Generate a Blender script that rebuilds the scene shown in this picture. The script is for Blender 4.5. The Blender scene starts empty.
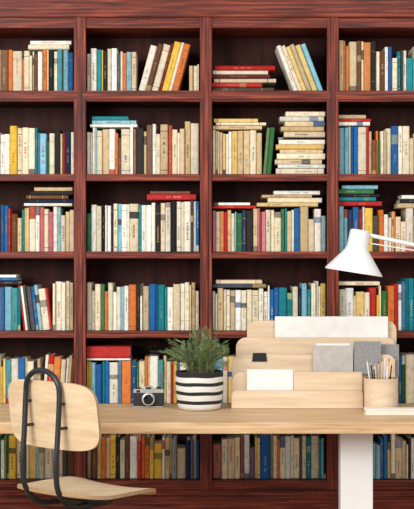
import bpy, math, random
from mathutils import Vector, Matrix
R = random.Random(23)
F = 1375.0; CH = 1.42; CY = -5.5
def PX(x, y, D): return Vector(((x-207)*D/F, D+CY, CH-(y-254)*D/F))
def XX(x, D): return (x-207)*D/F
def ZZ(y, D): return CH-(y-254)*D/F
def lin(c):
    c = c/255.0
    return c/12.92 if c <= 0.04045 else ((c+0.055)/1.055)**2.4
def L(rgb): return (lin(rgb[0]), lin(rgb[1]), lin(rgb[2]), 1.0)
sc = bpy.context.scene
try: sc.view_settings.view_transform = 'Standard'
except Exception: pass

# ---------- materials ----------
def base_mat(name, rough=0.5, metal=0.0):
    m = bpy.data.materials.new(name); m.use_nodes = True
    b = m.node_tree.nodes['Principled BSDF']
    b.inputs['Roughness'].default_value = rough
    b.inputs['Metallic'].default_value = metal
    return m, m.node_tree, b
def noisy(name, c1, c2, scale=(1,1,1), ns=8, rough=0.5, metal=0.0, bump=0.0, lo=0.3, hi=0.7, dist=0.0, detail=6, spec=None, mid=None):
    m, nt, b = base_mat(name, rough, metal)
    if spec is not None: b.inputs['Specular IOR Level'].default_value = spec
    tc = nt.nodes.new('ShaderNodeTexCoord'); mp = nt.nodes.new('ShaderNodeMapping')
    mp.inputs['Scale'].default_value = scale
    n = nt.nodes.new('ShaderNodeTexNoise'); n.inputs['Scale'].default_value = ns
    n.inputs['Detail'].default_value = detail; n.inputs['Distortion'].default_value = dist
    r = nt.nodes.new('ShaderNodeValToRGB')
    r.color_ramp.elements[0].position = lo; r.color_ramp.elements[0].color = L(c1)
    r.color_ramp.elements[1].position = hi; r.color_ramp.elements[1].color = L(c2)
    if mid:
        e = r.color_ramp.elements.new((lo+hi)/2); e.color = L(mid)
    nt.links.new(tc.outputs['Object'], mp.inputs['Vector'])
    nt.links.new(mp.outputs[0], n.inputs['Vector'])
    nt.links.new(n.outputs['Fac'], r.inputs[0])
    nt.links.new(r.outputs[0], b.inputs['Base Color'])
    if bump:
        bp = nt.nodes.new('ShaderNodeBump'); bp.inputs['Strength'].default_value = bump
        bp.inputs['Distance'].default_value = 0.002
        nt.links.new(n.outputs['Fac'], bp.inputs['Height']); nt.links.new(bp.outputs[0], b.inputs['Normal'])
    return m
mahV = noisy('mahogany_vertical', (50,17,10), (156,72,46), (22,22,0.9), 4, 0.48, bump=0.5, dist=0.5, spec=0.3, lo=0.32, hi=0.70, detail=10, mid=(106,38,24))
mahH = noisy('mahogany_horizontal', (50,17,10), (156,72,46), (0.9,22,22), 4, 0.48, bump=0.5, dist=0.5, spec=0.3, lo=0.32, hi=0.70, detail=10, mid=(106,38,24))
mahD = noisy('mahogany_interior_shade', (36,13,9), (72,29,20), (8,8,1.2), 3, 0.6, dist=0.4, spec=0.2)  # recess shade of the shelves painted in as a darker mahogany
oak = noisy('oak_tabletop', (184,146,104), (222,190,150), (1.0,18,18), 3, 0.45, bump=0.15, dist=0.8, lo=0.35, hi=0.65, spec=0.35)
birch = noisy('birch_ply', (206,180,148), (226,204,176), (1.2,8,12), 3, 0.5, bump=0.08, dist=0.5, spec=0.3)
birchD = noisy('birch_ply_edge', (140,108,74), (186,154,116), (1,60,60), 5, 0.6)
chairw = noisy('chair_birch_veneer', (202,174,138), (224,200,166), (2,2,12), 3, 0.45, bump=0.08, dist=0.7, spec=0.35)
chairS = noisy('chair_seat_veneer', (208,182,146), (230,208,176), (2,12,2), 3, 0.4, bump=0.08, dist=0.7)
white = noisy('white_enamel', (226,226,226), (238,238,237), ns=3, rough=0.35)
paper = noisy('white_paper', (226,224,221), (238,236,233), ns=20, rough=0.8)
cream = noisy('book_page_edges', (212,202,180), (232,224,206), (1,1,60), ns=6, rough=0.8)
greyc = noisy('grey_card', (172,168,162), (190,186,180), ns=30, rough=0.8)
greyd = noisy('grey_linen', (128,128,128), (154,154,154), ns=120, rough=0.85)
black = noisy('black_metal', (20,22,27), (32,35,40), ns=10, rough=0.35)
blackL = noisy('black_leatherette', (14,14,15), (34,34,35), ns=300, rough=0.6, bump=0.5)
silver = noisy('camera_silver', (188,188,186), (208,208,205), ns=40, rough=0.3, metal=0.7)
glass = noisy('lens_glass', (8,10,18), (18,22,36), ns=5, rough=0.05)
fabK = noisy('black_fabric', (20,20,22), (42,42,44), (1,1,3), 200, 0.9, bump=0.6)
fabW = noisy('white_fabric', (208,206,200), (234,232,226), (1,1,3), 200, 0.9, bump=0.6)
soil = noisy('soil', (30,20,14), (60,42,30), ns=60, rough=1, bump=1)
leafm = noisy('leaf_green', (62,90,48), (146,168,114), ns=25, rough=0.55, detail=2)
stemm = noisy('stem_green_brown', (84,84,50), (116,112,72), ns=30, rough=0.7)
pwood = noisy('pencil_wood', (200,165,115), (225,192,145), ns=40, rough=0.6)
pblk = noisy('pencil_black', (25,25,25), (45,45,45), ns=40, rough=0.4)
floorm = noisy('floor_oak', (120,88,60), (165,128,92), (1.0,10,1), 3, 0.5, bump=0.1, dist=0.5)
wallm = noisy('wall_plaster', (205,200,192), (218,214,206), ns=30, rough=0.9, bump=0.1)

# ---------- mesh builder ----------
class MB:
    def __init__(s): s.v=[]; s.f=[]; s.m=[]; s.c=[]
    def face(s, idx, mi=0, col=None): s.f.append(tuple(idx)); s.m.append(mi); s.c.append(col)
    def box(s, x0,x1,y0,y1,z0,z1, mi=0, M=None, col=None):
        b=len(s.v)
        for z in (z0,z1):
            for (x,y) in ((x0,y0),(x1,y0),(x1,y1),(x0,y1)):
                p=Vector((x,y,z)); s.v.append(M@p if M else p)
        for q in ((0,3,2,1),(4,5,6,7),(0,1,5,4),(1,2,6,5),(2,3,7,6),(3,0,4,7)):
            s.face([b+i for i in q], mi, col)
    def prism(s, poly, y0, y1, mi=0, mi2=None):
        b=len(s.v); n=len(poly)
        for (x,z) in poly: s.v.append(Vector((x,y0,z)))
        for (x,z) in poly: s.v.append(Vector((x,y1,z)))
        s.face([b+i for i in range(n)], mi); s.face([b+n+i for i in reversed(range(n))], mi)
        for i in range(n):
            j=(i+1)%n; s.face([b+i,b+n+i,b+n+j,b+j], mi if mi2 is None else mi2)
    def lathe(s, prof, center, segs=40, M=None, mis=None, mi=0):
        b=len(s.v); c=Vector(center)
        for (r,z) in prof:
            for i in range(segs):
                a=2*math.pi*i/segs
                p=Vector((r*math.cos(a), r*math.sin(a), z))
                s.v.append(c+(M@p if M else p))
        for k in range(len(prof)-1):
            for i in range(segs):
                j=(i+1)%segs
                s.face([b+k*segs+i,b+k*segs+j,b+(k+1)*segs+j,b+(k+1)*segs+i], mis[k] if mis else mi)
    def tube(s, pts, r, segs=10, mi=0, r2=None, cap=True):
        pts=[Vector(p) for p in pts]; n=len(pts); b=len(s.v)
        t=(pts[1]-pts[0]).normalized(); up=Vector((0,0,1)) if abs(t.z)<0.9 else Vector((1,0,0))
        nrm=t.cross(up).normalized()
        for k in range(n):
            if k==0: tt=(pts[1]-pts[0])
            elif k==n-1: tt=(pts[-1]-pts[-2])
            else: tt=(pts[k+1]-pts[k-1])
            tt.normalize(); nrm=(nrm-tt*nrm.dot(tt)).normalized(); bn=tt.cross(nrm)
            rr=r if r2 is None else r+(r2-r)*k/(n-1)
            for i in range(segs):
                a=2*math.pi*i/segs; s.v.append(pts[k]+nrm*math.cos(a)*rr+bn*math.sin(a)*rr)
        for k in range(n-1):
            for i in range(segs):
                j=(i+1)%segs; s.face([b+k*segs+i,b+k*segs+j,b+(k+1)*segs+j,b+(k+1)*segs+i],mi)
        if cap:
            s.face([b+i for i in reversed(range(segs))],mi); s.face([b+(n-1)*segs+i for i in range(segs)],mi)
    def shell(s, outline, fn, th, mi=0, mi_edge=None, rings=8):
        n=len(outline); b=len(s.v)
        for side in (0,1):
            s.v.append(fn(0,0,side*th))
            for k in range(1,rings+1):
                t=k/rings
                for (u,v) in outline: s.v.append(fn(u*t,v*t,side*th))
        off=1+n*rings
        for side in (0,1):
            o=b+side*off
            for i in range(n):
                j=(i+1)%n
                q=[o,o+1+i,o+1+j]; s.face(q if side else q[::-1],mi)
                for k in range(rings-1):
                    q=[o+1+k*n+i,o+1+(k+1)*n+i,o+1+(k+1)*n+j,o+1+k*n+j]; s.face(q if side else q[::-1],mi)
        for i in range(n):
            j=(i+1)%n; k=1+(rings-1)*n
            s.face([b+k+i,b+k+j,b+off+k+j,b+off+k+i], mi if mi_edge is None else mi_edge)
    def build(s, name, mats, bevel=0, smooth=False, parent=None, cols=False, seg=2):
        me=bpy.data.meshes.new(name); me.from_pydata([tuple(v) for v in s.v],[],s.f); 
        for m in mats: me.materials.append(m)
        me.polygons.foreach_set('material_index', s.m)
        if cols:
            ca=me.color_attributes.new('Col','FLOAT_COLOR','CORNER'); dat=[]
            for p in me.polygons:
                c=s.c[p.index]
                for _ in range(p.loop_total): dat.extend(c)
            ca.data.foreach_set('color', dat)
        if smooth:
            me.polygons.foreach_set('use_smooth',[True]*len(me.polygons))
            try: me.set_sharp_from_angle(angle=math.radians(38))
            except Exception: pass
        me.update()
        o=bpy.data.objects.new(name,me); sc.collection.objects.link(o)
        if bevel:
            bv=o.modifiers.new('bevel','BEVEL'); bv.width=bevel; bv.segments=seg; bv.limit_method='ANGLE'
        if parent: o.parent=parent
        return o
def empty(name):
    e=bpy.data.objects.new(name,None); sc.collection.objects.link(e); return e
def catmull(P, n=8):
    P=[Vector(p) for p in P]; Q=[P[0]*2-P[1]]+P+[P[-1]*2-P[-2]]; out=[]
    for i in range(1,len(Q)-2):
        for k in range(n):
            t=k/n; a,b,c,d=Q[i-1],Q[i],Q[i+1],Q[i+2]
            out.append(0.5*((2*b)+(c-a)*t+(2*a-5*b+4*c-d)*t*t+(3*b-a-3*c+d)*t**3))
    out.append(P[-1]); return out
def rrect(x0,x1,z0,z1,rs,n=6):
    out=[]
    for (cx,cz,r,a0) in ((x0,z0,rs[0],180),(x1,z0,rs[1],270),(x1,z1,rs[2],0),(x0,z1,rs[3],90)):
        sx=1 if cx==x0 else -1; sz=1 if cz==z0 else -1
        if r<=0: out.append((cx,cz)); continue
        for k in range(n+1):
            a=math.radians(a0+90*k/n); out.append((cx+sx*r+r*math.cos(a), cz+sz*r+r*math.sin(a)))
    return out

# ---------- room ----------
b=MB(); b.box(-4,4,-6.5,1.45,-0.1,0); b.build('floor',[floorm])
b=MB(); b.box(-4,4,1.33,1.45,0,3.1); b.build('wall_back',[wallm])

# ---------- bookcase ----------
BD=6.5; BY=BD+CY; BB=BY+0.32
posts=[(-178,-166),(-52,-40),(74,86),(200,212),(327,338.5),(453,465),(579,591)]
boards=[(90,101),(173.5,180.5),(251,258),(330.5,337.5),(404,412),(480,489)]
zb=ZZ(489,BD); ztop=ZZ(15,BD)
bc=MB()
X0=XX(-178,BD); X1=XX(591,BD)
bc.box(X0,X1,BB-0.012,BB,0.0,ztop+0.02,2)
for i,(a,c) in enumerate(posts):
    xa,xc=XX(a,BD),XX(c,BD); w=xc-xa
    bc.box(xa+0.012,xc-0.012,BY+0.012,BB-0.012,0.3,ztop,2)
    bc.box(xa,xc,BY-0.008,BY+0.018,zb-0.004,ztop,0)
    bc.box(xa+w*0.28,xc-w*0.28,BY-0.013,BY-0.008,zb,ztop-0.0,0)
for k,(a,c) in enumerate(boards):
    z1,z0=ZZ(a,BD),ZZ(c,BD)
    bc.box(X0+0.005,X1-0.005,BY,BY+0.02,z0,z1,1)
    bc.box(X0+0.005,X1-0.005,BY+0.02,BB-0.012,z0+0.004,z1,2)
    if k==0: bc.box(X0+0.003,X1-0.003,BY-0.010,BY,z0+0.010,z1-0.008,1)
bc.box(X0,X1,BY+0.0,BB-0.012,ZZ(27.5,BD),ZZ(14,BD),1)
bc.box(X0-0.01,X1+0.01,BY-0.02,BB,ZZ(17,BD),ZZ(13,BD),1)
bc.box(X0-0.02,X1+0.02,BY-0.012,BB,ZZ(13,BD),ZZ(-8,BD),1)
bc.box(X0-0.03,X1+0.03,BY-0.05,BB,ZZ(-8,BD),ZZ(-22,BD),1)
bc.box(X0,X1,BY-0.02,BB-0.012,ZZ(495,BD),ZZ(489,BD),1)
bc.box(X0,X1,BY,BB-0.012,0.0,ZZ(495,BD),1)
bc.box(X0,X1,BY-0.02,BY,0.0,0.1,1)
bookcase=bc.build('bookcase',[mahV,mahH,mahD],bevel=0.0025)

# ---------- books ----------
PAL=dict(c=(236,222,194),w=(244,240,231),t=(212,188,150),a=(228,198,132),y=(230,188,72),o=(216,122,60),
 r=(190,46,42),m=(112,36,42),p=(208,120,130),n=(118,80,58),k=(38,35,36),d=(36,50,82),b=(38,102,166),
 l=(136,192,212),T=(30,136,150),g=(60,116,74),G=(150,150,142),v=(110,90,132),e=(232,211,178))
PAGE=L((228,217,194))
bk=MB()
def darkish(c): return sum(c)<330
def mixc(a,b,t): return tuple(a[i]*(1-t)+b[i]*t for i in range(3))
def add_book(M, w, d, h, code):
    base=PAL[code]; j=R.uniform(-20,8); wm=R.uniform(-6,6)
    c=(base[0]+j+wm, base[1]+j, base[2]+j-wm-R.uniform(0,6)); c=tuple(max(10,min(246,v)) for v in c)
    if R.random()<0.15: c=mixc(c,(190,172,144),0.3)
    C=L(c); dk=darkish(c)
    acc=R.choice([(212,190,130),(225,220,205),(190,160,95)]) if dk else R.choice([(50,44,42),(80,60,48),(170,50,40),(50,80,130),(60,56,54)])
    A=L(mixc(c,acc,R.uniform(0.4,0.9))); TC=L(mixc(c,acc,R.uniform(0.3,0.7)))
    r=min(0.006,w*0.28); t=min(0.003,w*0.15)
    xs=[(-w/2,r),(-w*0.42,r*0.35),(-w*0.28,0),(w*0.28,0),(w*0.42,r*0.35),(w/2,r)]
    style=R.random()
    lv=[0]; cl=[]
    def add(z,cc): lv.append(z*h); cl.append(cc)
    if style<0.1: add(0.08,C); add(0.095,A); add(0.86,C); add(0.875,A); add(1,C)
    elif style<0.19:
        z0=R.uniform(0.55,0.72); add(z0,C); add(z0+R.uniform(0.1,0.22),A); add(1,C)
    elif style<0.23: add(0.12,A); add(1,C)
    elif style<0.27: add(R.uniform(0.7,0.9),C); add(1,A)
    elif style<0.33: add(0.2,C); add(0.207,A); add(0.8,C); add(0.807,A); add(1,C)
    else: add(1,C)
    s=len(bk.v)
    for z in lv:
        for (x,y) in xs: bk.v.append(M@Vector((x,y,z)))
    for k in range(len(lv)-1):
        for i in range(5):
            q=s+k*6+i; bk.face([q,q+1,q+7,q+6],0,cl[k])
    bk.face([s+5,s+4,s+3,s+2,s+1,s],0,C)
    q=s+(len(lv)-1)*6; bk.face([q+i for i in range(6)],0,C)
    bk.box(-w/2,-w/2+t,r,d,0,h,0,M,C); bk.box(w/2-t,w/2,r,d,0,h,0,M,C)
    bk.box(-w/2+t,w/2-t,r+0.0005,d-0.004,0.003,h-0.003,0,M,PAGE)
    if w>0.012 and R.random()<0.6:
        tw=min(w*R.uniform(0.08,0.17),0.0045); z=h*R.uniform(0.15,0.5); ze=min(h*0.85,z+h*R.uniform(0.15,0.45))
        while z<ze:
            ln=R.uniform(0.003,0.009)
            b0=len(bk.v)
            for (x,zz) in ((-tw,z),(tw,z),(tw,min(z+ln,ze)),(-tw,min(z+ln,ze))): bk.v.append(M@Vector((x,-0.0007,zz)))
            bk.face([b0,b0+1,b0+2,b0+3],0,TC)
            z+=ln+R.uniform(0.0015,0.006)
            if R.random()<0.12: z+=0.012
KD=6.545; KY=KD+CY
tops={i:[] for i in range(6)}
def shelfz(row): return ZZ(boards[row][0],BD)+0.0005
def V(row,x0,x1,ylo,yhi,cols,lean=0):
    n=len(cols); ws=[]
    for _ in cols:
        q=R.random(); ws.append(R.uniform(0.35,0.7) if q<0.3 else (R.uniform(0.8,1.3) if q<0.8 else R.uniform(1.4,2.1)))
    sx=XX(x0,KD); ex=XX(x1,KD)
    z0=shelfz(row); th=math.radians(lean)
    tot=sum(ws); span=(ex-sx); mid=ylo+(yhi-ylo)*R.random()
    for i,cc in enumerate(cols):
        sw=span*ws[i]/tot; w=sw*math.cos(th)-0.0008
        if R.random()<0.4: mid=R.uniform(ylo,yhi)
        yt=mid+R.uniform(-1.5,1.5)
        if R.random()<0.15 and not lean: yt=yhi+R.uniform(0,8)
        h=(ZZ(yt,KD)-z0)
        if lean: h=(h-abs(w*math.sin(th)))/math.cos(th)
        dy=R.uniform(0,0.02)
        if lean>=0: piv=Vector((sx+sw,0,z0)); off=-w/2
        else: piv=Vector((sx,0,z0)); off=w/2
        Mr=Matrix(((math.cos(th),0,math.sin(th),0),(0,1,0,0),(-math.sin(th),0,math.cos(th),0),(0,0,0,1)))
        M=Matrix.Translation(Vector((piv.x,KY+dy,piv.z)))@Mr@Matrix.Translation(Vector((off,0,0)))
        add_book(M,w,R.uniform(0.15,0.2),h,cc)
        hx=h*math.sin(th)
        tops[row].append((min(sx,sx+hx),max(sx+sw,sx+sw+hx),z0+h*math.cos(th)+abs(w*math.sin(th))))
        sx+=sw
def H(row,items):
    zc=None
    for (cc,tp,a,c) in items:
        xa,xc=XX(a,KD),XX(c,KD)
        if zc is None:
            zc=shelfz(row)
            for (p,q,z) in tops[row]:
                if q>xa+0.002 and p<xc-0.002: zc=max(zc,z)
            zc+=0.0005
        w=tp*KD/F; h=xc-xa
        M=Matrix(((0,0,1,xa),(0,1,0,KY+R.uniform(0,0.012)),(-1,0,0,zc+w/2),(0,0,0,1)))
        add_book(M,w-0.0006,R.uniform(0.14,0.19),h,cc)
        zc+=w
def rnd(n): return ''.join(R.choice('cccwwwtteaorkbTgldnyGm') for _ in range(n))
# row 0
V(0,-39,0,46,56,'ctorkcw')
V(0,0,73,48,54,'nococcwnwotkcTlb')
H(0,[('c',5,28,69),('w',4,30,71)])
V(0,86.5,136,45,54,'wwTykcwdcolt'); V(0,138,178,41,46,'wncmywo',15)
V(0,189,199,62,70,'tcw')
H(0,[('k',4,213,274),('r',5,212,262),('t',4,214,276),('m',4,212,270),('c',4,213,268),('r',5,215,275)])
V(0,294,324,42,50,'weatal',-21)
V(0,339,376,41,48,'tootncok'); V(0,376,414,42,52,'cnwbcTkwT'); V(0,414,452,44,54,rnd(8))
# row 1
V(1,-39,0,126,136,rnd(7))
V(1,0,74,126,134,'wwycccTblgcktrdc')
V(1,86.5,136,127,131,'wcwlctwoncwn'); H(1,[('w',3,90,137),('l',4,92,136),('T',4,92,128)])
V(1,136,172,122,133,'ktnwctr'); V(1,172,199,121,128,'cwetc')
V(1,212.5,262,129,133,'ccettcwattct'); H(1,[('t',4,213,262),('c',3,216,266),('a',4,214,258)])
V(1,263,271,122,126,'gg',5)
H(1,[('c',6,276,324),('w',4,278,325),('t',5,275,322),('c',6,277,325),('e',4,280,323),('a',5,276,324),('w',5,279,325),('k',2,278,322),('c',6,284,325),('t',5,281,324),('e',5,285,325),('w',5,280,324),('c',5,286,325)])
V(1,339,372,126,130,'llcbbcrt'); H(1,[('w',4,339,370),('r',3,338.8,371),('t',4,339,366)])
V(1,372,414,124,134,'nogctcbwce'); V(1,414,452,124,134,rnd(8))
# row 2
V(2,-39,0,205,215,rnd(7)); V(2,0,24,204,210,'bbrntT'); V(2,24,74,206,211,'ytcwpcpwlcte')
H(2,[('w',3,24,72),('d',4,28,73),('n',4,26,68),('k',4,30,73),('t',4,34,72)])
V(2,86.5,146,201,207,'gwckwwkclwwcTw'); V(2,146,199,198,203,'wwkcwkwcwkwb')
H(2,[('r',6,147,196),('n',3,150,190)])
V(2,212.5,258,209,213,'pcortclgdkt'); H(2,[('r',3,213,256),('w',3,214,250)])
V(2,258,326,207,212,'pmpcccgTtwbtcwl'); H(2,[('a',4,257,318),('c',5,268,322),('t',3,262,312),('w',4,274,320)])
V(2,339,384,206,210,'lldbrwyko'); H(2,[('r',5,338.8,382),('T',4,339,376),('k',3,340,380),('g',5,339,374),('l',4,342,378)])
V(2,384,414,208,213,'wctoccw'); H(2,[('t',5,398,438),('k',4,400,440),('w',4,402,436)]); V(2,414,452,208,211,'tcogrbcw')
# row 3
V(3,-39,0,284,292,rnd(7)); V(3,0,20,286,290,'blTT'); V(3,23,52,284,288,'rwkdblcr',-7); V(3,52.5,73,282,290,'cwcct')
H(3,[('k',4,-4,18),('b',3,0,17),('w',3,-6,16)])
V(3,86.5,140,281,288,'cwcgocwwlwok'); V(3,140,173,280,286,'wtbbTTw'); V(3,173,199,281,290,'ewcttc')
V(3,212.5,268,287,291,'wwtcctwcecww'); H(3,[('d',4,213,266),('c',4,216,262)])
V(3,268,326,280,288,'wbbTTcdlTcwcy'); V(3,339,388,286,291,'cwtacrycg'); H(3,[('c',4,339,380)])
V(3,388,402,284,290,'orw'); V(3,402,414,276,283,'bTT'); V(3,414,452,280,290,rnd(8))
# row 4
V(4,-39,0,356,364,rnd(7)); V(4,0,40,354,363,'yaTwbtckt'); V(4,42,72,355,360,'wrocwtn',4)
V(4,86.5,131,360,361.5,'yylbTbwbo'); H(4,[('w',2,87,130),('r',12,86.8,130)])
V(4,131,199,352,362,'bgcoawTtcrybckto'); H(4,[('k',3,150,196)])
V(4,212.5,326,352,362,rnd(20)); V(4,339,414,352,362,'bbTcllwcTbkwtbgc'); V(4,414,452,352,362,rnd(8))
# row 5
V(5,-39,0,432,440,rnd(7)); V(5,0,74,431,440,'wggyckcaltwtckn')
V(5,86.5,199,435,442,'tnaotykcnwrooyywttGtdvGb')
V(5,212.5,326,434,440,'pceemwvycbGeocwwckeTcTlk'); V(5,339,376,434,440,rnd(7))
V(5,376,414,434,440,'lbbacetckw'); V(5,414,452,434,442,rnd(8))
TY=[(44,54),(124,134),(204,212),(282,290),(354,362),(433,441)]
for r_ in range(6):
    V(r_,-165.5,-53,TY[r_][0],TY[r_][1],rnd(20)); V(r_,465.5,578,TY[r_][0],TY[r_][1],rnd(20))
bm_,nt,bs=base_mat('book_covers',0.7)
bs.inputs['Specular IOR Level'].default_value=0.25
va=nt.nodes.new('ShaderNodeVertexColor'); va.layer_name='Col'
tc=nt.nodes.new('ShaderNodeTexCoord'); nz=nt.nodes.new('ShaderNodeTexNoise'); nz.inputs['Scale'].default_value=38; nz.inputs['Detail'].default_value=8; nz.inputs['Roughness'].default_value=0.7
mr=nt.nodes.new('ShaderNodeMapRange'); mr.inputs['From Min'].default_value=0.3; mr.inputs['From Max'].default_value=0.6; mr.inputs['To Min'].default_value=0.74; mr.inputs['To Max'].default_value=1.06
mx=nt.nodes.new('ShaderNodeVectorMath'); mx.operation='SCALE'
nt.links.new(tc.outputs['Object'],nz.inputs['Vector']); nt.links.new(nz.outputs['Fac'],mr.inputs['Value'])
nt.links.new(va.outputs['Color'],mx.inputs[0]); nt.links.new(mr.outputs[0],mx.inputs['Scale']); nt.links.new(mx.outputs[0],bs.inputs['Base Color'])
bk.build('books',[bm_],cols=True)

# ---------- desk ----------
DT=ZZ(422,5.5)
desk=empty('desk')
b=MB(); b.box(XX(-120,5.5),XX(500,5.5),0,0.70,DT-0.046,DT,0); b.build('tabletop',[oak],bevel=0.004,parent=desk)
for i,(a,c) in enumerate(((340.5,373),(-75,-42))):
    D=5.7; xa,xc=XX(a,D),XX(c,D); y0=D+CY
    b=MB()
    b.box(xa,xc,y0,y0+0.09,0.03,DT-0.0465,0)
    b.box(xa-0.003,xc+0.003,0.05,0.64,0.0,0.035,0)
    b.build('leg_%d'%(i+1),[white],bevel=0.003,parent=desk)
b=MB(); b.box(XX(-42,5.7),XX(340.5,5.7),0.23,0.26,DT-0.060,DT-0.0465,0); b.build('crossbar',[white],bevel=0.002,parent=desk)
DZ=DT+0.0005

# ---------- plant ----------
pl=empty('potted_plant'); pc=Vector((XX(199.5,5.97),5.97+CY,DZ)); 
s=5.97/F
zt=38*s
b=MB()
prof=[(0.001,0.0),(18*s,0.0),(20.5*s,1.5*s)]
mis=[0,0]
edges=[1.5,6.5,10,15.5,19,24.5,28,33,38]; bands=[0,1,0,1,0,1,0,1]
for i in range(8):
    z0=edges[i]*s; z1=edges[i+1]*s
    for k in range(1,4):
        z=z0+(z1-z0)*k/3; t=z/zt
        rr=(20.5+3.2*math.sin(min(1,t*1.15)*math.pi*0.62))*s+0.0012*math.sin(k/3*math.pi)
        prof.append((rr,z)); mis.append(bands[i])
R_=prof[-1][0]
prof+= [(R_-0.006,zt+0.001),(R_-0.008,zt-0.03)]; mis+=[1,1]
prof+= [(0.001,zt-0.025)]; mis+=[2]
b.lathe(prof,pc,64,mis=mis)
for i,v in enumerate(b.v):
    a=math.atan2(v.y-pc.y,v.x-pc.x); k=(v.z-pc.z)/zt
    if 0.08<k: v.z+=0.0011*math.sin(a*5+k*5)*min(1,k*2); 
b.build('striped_pot',[fabW,fabK,soil],smooth=True,parent=pl)
lf=MB(); st=MB()
base=pc+Vector((0,0,zt-0.026))
XR=XX(231,5.97)
for i in range(125):
    a=R.uniform(0,2*math.pi); reach=R.uniform(0.02,0.17); ht=R.uniform(0.09,0.215)*(1-0.5*(reach/0.18)**2)
    r0=R.uniform(0,0.06); dr=Vector((math.cos(a),math.sin(a)*0.6,0))
    p0=base+dr*r0; p3=base+dr*(r0*0.6+reach)+Vector((0,0,max(0.035,ht-0.004))); 
    p1=p0+Vector((0,0,ht*0.5))+dr*reach*0.15; p2=p0+Vector((0,0,ht*0.85))+dr*reach*0.55
    if p3.x>XR-0.012: p3.x=XR-0.012-R.uniform(0,0.02)
    if p2.x>XR-0.02: p2.x=XR-0.02
    path=catmull([p0,p1,p2,p3],6); st.tube(path,0.0011,4,r2=0.0005,cap=False)
    for k in range(4,len(path)):
        for q in range(3):
            c=path[k].lerp(path[k-1],R.random())
            td=(path[k]-path[k-1]).normalized()
            d=(td*1.5+Vector((R.uniform(-1,1),R.uniform(-1,1),R.uniform(-0.4,0.9)))*0.8).normalized()
            ln=R.uniform(0.014,0.03); sd=d.cross(Vector((R.uniform(-1,1),R.uniform(-1,1),R.uniform(-1,1)))).normalized()*R.uniform(0.0007,0.0011)
            e=c+d*ln
            if e.x>XR: continue
            n0=len(lf.v); lf.v+= [c,c+d*ln*0.5+sd,e,c+d*ln*0.5-sd]; lf.face([n0,n0+1,n0+2,n0+3])
lf.build('leaves',[leafm],parent=pl); st.build('stems',[stemm],parent=pl)

# ---------- vintage camera ----------
My=Matrix.Rotation(math.radians(90),4,'X')
cam_o=empty('vintage_camera'); D=6.04; s=D/F; cx=XX(148.5,D); yf=D+CY
b=MB(); 
b.prism(rrect(cx-15*s,cx+15*s,DZ,DZ+18*s,(2*s,)*4),yf,yf+0.035,0); b.build('body',[blackL],bevel=0.002,parent=cam_o)
b=MB(); b.prism(rrect(cx-15.1*s,cx+15.1*s,DZ+14.5*s,DZ+18.2*s,(0,0,2*s,2*s)),yf-0.0015,yf+0.0365,0)
b.prism([(cx-5*s,DZ+18*s),(cx+5*s,DZ+18*s),(cx+3.6*s,DZ+21*s),(cx-3.6*s,DZ+21*s)],yf-0.002,yf+0.03,0)
b.prism(rrect(cx-15.1*s,cx+15.1*s,DZ,DZ+1.0*s,(0,0,0,0)),yf-0.0015,yf+0.0365,0)
b.build('top_plate',[silver],bevel=0.001,parent=cam_o)
b=MB(); b.box(cx-2.6*s,cx+2.6*s,yf-0.0032,yf-0.001,DZ+18.3*s,DZ+20.3*s,0); b.box(cx-12*s,cx-8.5*s,yf-0.003,yf-0.001,DZ+15*s,DZ+17.3*s,0); b.build('viewfinder_window',[glass],parent=cam_o)
b=MB(); b.lathe([(0.001,-0.002),(6.6*s,-0.002),(6.6*s,0.010),(5.8*s,0.010),(5.8*s,0.026),(5.0*s,0.027),(4.2*s,0.02),(0.001,0.022)],(cx,yf,DZ+8.5*s),32,M=My.to_3x3(),mis=[0,0,0,1,0,1,2])
b.build('lens',[silver,black,glass],smooth=True,parent=cam_o)
b=MB(); b.lathe([(0.001,0),(2.3*s,0),(2.3*s,2*s),(0.001,2*s)],(cx+10*s,yf+0.018,DZ+18.2*s),20); b.lathe([(0.001,0),(2.6*s,0),(2.6*s,1.5*s),(0.001,1.5*s)],(cx-10.5*s,yf+0.018,DZ+18.2*s),20); b.build('dials',[black],smooth=True,parent=cam_o)

# ---------- desk organizer ----------
og=empty('desk_organizer'); 
tiers=[(231.5,363,390,5.985,(5,4)),(232,363,371.5,6.03,(9,6)),(232,395,354,6.075,(9,8)),(236,395,337,6.12,(10,8)),(247,396.5,320,6.165,(10,10))]
b=MB()
for (a,c,yt,D,(rl,rr)) in tiers:
    s=D/F; b.prism(rrect(XX(a,D),XX(c,D),DZ+0.001,ZZ(yt,D),(0,0,rr*s,rl*s)),D+CY,D+CY+0.009,0,1)  # edges in darker ply tone, also painting in shadow gaps between tiers
b.build('ply_panels',[birch,birchD],bevel=0.0008,parent=og)
b=MB()
b.box(XX(234,6.0),XX(361,6.0),5.994+CY,6.165+CY,DZ,DZ+0.008,0); b.box(XX(361,6.0),XX(393,6.08),6.085+CY,6.165+CY,DZ,DZ+0.008,0)
for i in range(1,5):
    D0,D1=tiers[i-1][3],tiers[i][3]; yt=tiers[i-1][2]
    X=max(XX(tiers[i][0],D1),XX(tiers[i-1][0],D0))+0.012
    b.box(X,X+0.007,D0+CY+0.009,D1+CY,DZ+0.008,ZZ(yt,D0)-0.012,0)
    X=XX(359 if i<3 else 390,D0); b.box(X-0.007,X,D0+CY+0.009,D1+CY,DZ+0.008,ZZ(yt,D0)-0.012,0)
b.build('ply_dividers',[birchD],bevel=0.001,parent=og)
def card(name,a,c,y0,y1,D,th,mat,par,bev=0.0008):
    b=MB(); b.box(XX(a,D),XX(c,D),D+CY,D+CY+th,ZZ(y1,D),ZZ(y0,D),0); return b.build(name,[mat],bevel=bev,parent=par)
card('white_envelope',275,388,316,346,6.14,0.013,paper,og)
card('note_card',247,293,369,400,6.002,0.004,paper,og)
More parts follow.
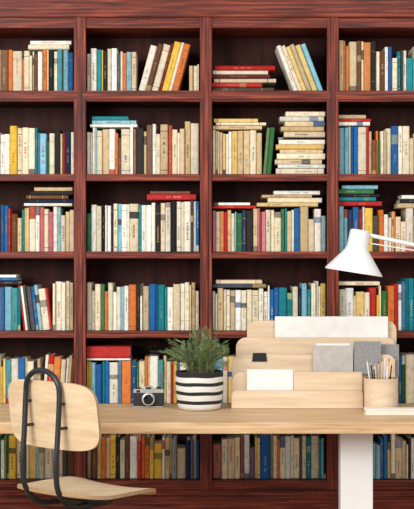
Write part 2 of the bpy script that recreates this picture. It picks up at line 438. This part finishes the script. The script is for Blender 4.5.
card('card_box',293.5,362,371.5,400,6.000,0.018,birch,og)
card('grey_card',313,353,345,380,6.05,0.006,greyc,og)
card('grey_notebook',354,381,341,374,6.058,0.012,greyd,og)
card('grey_notebook_small',374,399,344,376,6.1,0.006,greyd,og)
card('paper_sheet',316,350,343,376,6.058,0.002,paper,og,0.0003)
D=6.075; 
b=MB(); y0=D+CY-0.005
b.prism([(XX(252,D),ZZ(361,D)),(XX(267,D),ZZ(361,D)),(XX(266,D),ZZ(352.5,D)),(XX(253,D),ZZ(352.5,D))],y0,y0+0.018,0)
for x_ in (256,263): b.tube([PX(x_-1.5,353,D-0.007),PX(x_-1.5,357,D-0.008),PX(x_+1.5,357,D-0.008),PX(x_+1.5,353,D-0.007)],0.0005,6,mi=0)
b.build('binder_clip',[black],parent=og)
# ---------- pencil cup ----------
pcup=empty('pencil_cup'); D=5.905; s=D/F; r=16.7*s
cc=Vector((XX(381,D),D+CY,DZ)); H_=33*s
b=MB(); b.lathe([(0.001,0),(r,0),(r,H_),(r-0.005,H_),(r-0.005,0.006),(0.001,0.006)],cc,48,mis=[0,0,1,1,0]); b.build('cup',[birch,birchD],smooth=True,parent=pcup)
pen=[(-9,-2,16,pblk),(-5,3,14,white),(0,-4,20,pwood),(4,2,22,white),(7,-1,20,pwood),(10,3,15,pblk),(-2,1,17,pwood),(2,6,18,white),(-12,2,18,white),(12,-2,22,pwood),(-7,-5,12,pblk),(5,-6,15,white)]
for i,(dx,dy,up,m) in enumerate(pen):
    p0=cc+Vector((dx*s*0.6,dy*s,0.008)); p1=cc+Vector((dx*s*1.12,dy*s*1.3,H_+up*s-0.012)); d=(p1-p0).normalized()
    b=MB(); b.tube([p0,p1],0.0032,6); b.tube([p1,p1+d*0.012],0.0032,6,r2=0.0004,mi=1); b.build('pencil_%d'%(i+1),[m,pwood if m is not pwood else pblk],parent=pcup)
# ---------- sketch book ----------
D0=5.757
nb=empty('sketch_book')
b=MB(); b.box(XX(365,D0),XX(440,D0),D0+CY,D0+CY+0.065,DZ,DZ+0.003,0); b.box(XX(365,D0),XX(440,D0),D0+CY,D0+CY+0.065,DZ+0.021,DZ+0.024,0); b.build('cover',[paper],bevel=0.0006,parent=nb)
b=MB(); b.box(XX(366,D0),XX(439,D0),D0+CY+0.002,D0+CY+0.063,DZ+0.003,DZ+0.021,0); b.build('pages',[cream],parent=nb)

# ---------- desk lamp ----------
lp=empty('desk_lamp'); D=5.78; s=D/F
rim=PX(353.5,272,D); ax=Matrix.Rotation(math.radians(9),3,'Y')
b=MB(); h1=22*s; h2=43*s
b.lathe([(0.001,h2),(8.5*s,h2),(10*s,h2-1.2*s),(10.8*s,h1+4*s),(12.5*s,h1),(28.5*s,1.5*s),(28.9*s,0),(27.8*s,0),(12*s,h1-1*s),(9.5*s,h1+2*s),(9*s,h2-3*s),(0.001,h2-3*s)],rim,48,M=ax)
b.build('shade',[white],smooth=True,parent=lp)
def axp(x,z): return rim+ax@Vector((x,0,z))
b=MB(); b.lathe([(0.001,0.0),(0.016,0.002),(0.026,0.02),(0.02,0.04),(0.012,0.05),(0.012,0.075)],axp(0,h1-0.055),20,M=ax); b.build('bulb',[paper],smooth=True,parent=lp)
joint=PX(440,250,D); hp=PX(366,234,D)
b=MB(); b.tube([hp,joint],0.0085,12); b.tube([PX(371,243,D),PX(440,254,D)],0.0025,8)
b.build('arm_upper',[white],smooth=True,parent=lp)
foot=Vector((XX(470,D),D+0.1+CY,DZ))
b=MB(); b.tube([joint,foot+Vector((0,0,0.02))],0.008,12)
b.lathe([(0.001,-0.012),(0.016,-0.012),(0.016,0.012),(0.001,0.012)],joint,20,M=My.to_3x3()); b.build('arm_lower',[white],smooth=True,parent=lp)
b=MB(); b.lathe([(0.001,0),(0.075,0),(0.075,0.012),(0.07,0.018),(0.012,0.022),(0.012,0.04),(0.001,0.04)],foot,40); b.build('foot',[white],smooth=True,parent=lp)

# ---------- chair ----------
ch=empty('desk_chair'); a=math.radians(40)
f=Vector((math.sin(a),math.cos(a),0)); l=Vector((math.cos(a),-math.sin(a),0)); up=Vector((0,0,1))
SD=5.28; SC=Vector((XX(87,SD),SD+CY,ZZ(488,SD)))
def sup(A,B,n,N=64):
    out=[]
    for i in range(N):
        t=2*math.pi*i/N; c_,s_=math.cos(t),math.sin(t)
        out.append((A*math.copysign(abs(c_)**(2/n),c_),B*math.copysign(abs(s_)**(2/n),s_)))
    return out
def seatf(u,v,h):
    z=h-0.012
    if v>0.1: z-=0.9*(v-0.1)**2*2
    if v<-0.08: z+=(v+0.08)**2*1.2
    z+=u*u*0.25-0.004
    return SC+l*u+f*v+up*z
b=MB(); b.shell(sup(0.225,0.23,3.6),seatf,0.014,0,1); b.build('seat',[chairS,birchD],smooth=True,parent=ch)
BC=SC-f*0.205; ztB=0.950; zbB=0.695; BC.z=(ztB+zbB)/2
def backf(u,v,h):
    k=u*u*0.4
    return BC+l*u+up*v+f*(k+h-0.06*(v/0.13)*0.3)
b=MB(); b.shell(sup(0.238,(ztB-zbB)/2,4.6),backf,0.012,0,1); b.build('backrest',[chairw,birchD],smooth=True,parent=ch)
def tp(u,back,z): 
    p=BC+l*u-f*back; p.z=z; return p
zs=SC.z-0.045
def side(sg):
    return [tp(sg*0.06,-0.28,zs),tp(sg*0.07,-0.12,zs),tp(sg*0.082,-0.03,zs+0.012),tp(sg*0.088,0.03,zs+0.07),tp(sg*0.09,0.045,zs+0.16),tp(sg*0.09,0.036,zs+0.28),tp(sg*0.09,0.028,0.90),tp(sg*0.08,0.030,0.95),tp(sg*0.048,0.032,0.980)]
path=side(-1)+[tp(0,0.033,0.991)]+side(1)[::-1]
b=MB(); b.tube(catmull(path,8),0.0105,14); b.build('back_tube',[black],smooth=True,parent=ch)
b=MB()
for u,z in ((-0.09,0.87),(0.09,0.87),(-0.09,0.78),(0.09,0.78)):
    q=tp(u,0.0,z)
    b.tube([q-f*0.028,q+f*0.018],0.006,12)
b.build('screws',[black],smooth=True,parent=ch)
b=MB(); cxy=Vector((SC.x,SC.y,0))
b.tube([cxy+up*0.07,cxy+up*0.3],0.025,20); b.tube([cxy+up*0.3,cxy+up*(SC.z-0.05)],0.015,16)
p=cxy+up*(SC.z-0.04)
b.lathe([(0.001,-0.02),(0.09,-0.016),(0.10,0.0),(0.10,0.012),(0.001,0.012)],p,24)
b.build('column',[black],smooth=True,parent=ch)
b=MB()
for i in range(5):
    t=a+2*math.pi*i/5; d=Vector((math.cos(t),math.sin(t),0))
    b.tube([cxy+up*0.10,cxy+d*0.27+up*0.068],0.016,12,r2=0.011)
    w=cxy+d*0.26+up*0.027; sdv=d.cross(up)
    b.tube([w-sdv*0.018,w-sdv*0.004],0.026,18); b.tube([w+sdv*0.004,w+sdv*0.018],0.026,18); b.tube([w,w+up*0.045],0.006,8)
b.build('star_base',[black],smooth=True,parent=ch)

# ---------- light ----------
w=bpy.data.worlds.new('world'); sc.world=w; w.use_nodes=True
w.node_tree.nodes['Background'].inputs[0].default_value=(1.0,0.99,0.97,1); w.node_tree.nodes['Background'].inputs[1].default_value=0.72
def area(name,loc,tgt,sz,e,col=(1,1,1)):
    d=bpy.data.lights.new(name,'AREA'); d.shape='RECTANGLE'; d.size=sz[0]; d.size_y=sz[1]; d.energy=e; d.color=col
    o=bpy.data.objects.new(name,d); sc.collection.objects.link(o); o.location=loc
    o.rotation_euler=(Vector(tgt)-Vector(loc)).to_track_quat('-Z','Y').to_euler(); return o
area('soft_front_light',(-2.6,-3.8,2.5),(0,0.8,1.3),(2.2,2.0),195,(1,0.985,0.96))  # added soft light from front left to brighten the books; no window there
area('overhead_area',(1.5,-2.8,3.0),(0,0.8,1.2),(2,2),50,(1,0.97,0.93))  # unseen warm area light, overhead right; no ceiling fixture

# ---------- camera ----------
cd=bpy.data.cameras.new('camera'); cd.sensor_fit='HORIZONTAL'; cd.sensor_width=36; cd.lens=F*36/414
cd.clip_end=50
co=bpy.data.objects.new('camera',cd); sc.collection.objects.link(co)
co.location=(0,CY,CH); co.rotation_euler=(math.radians(90),0,0)
sc.camera=co
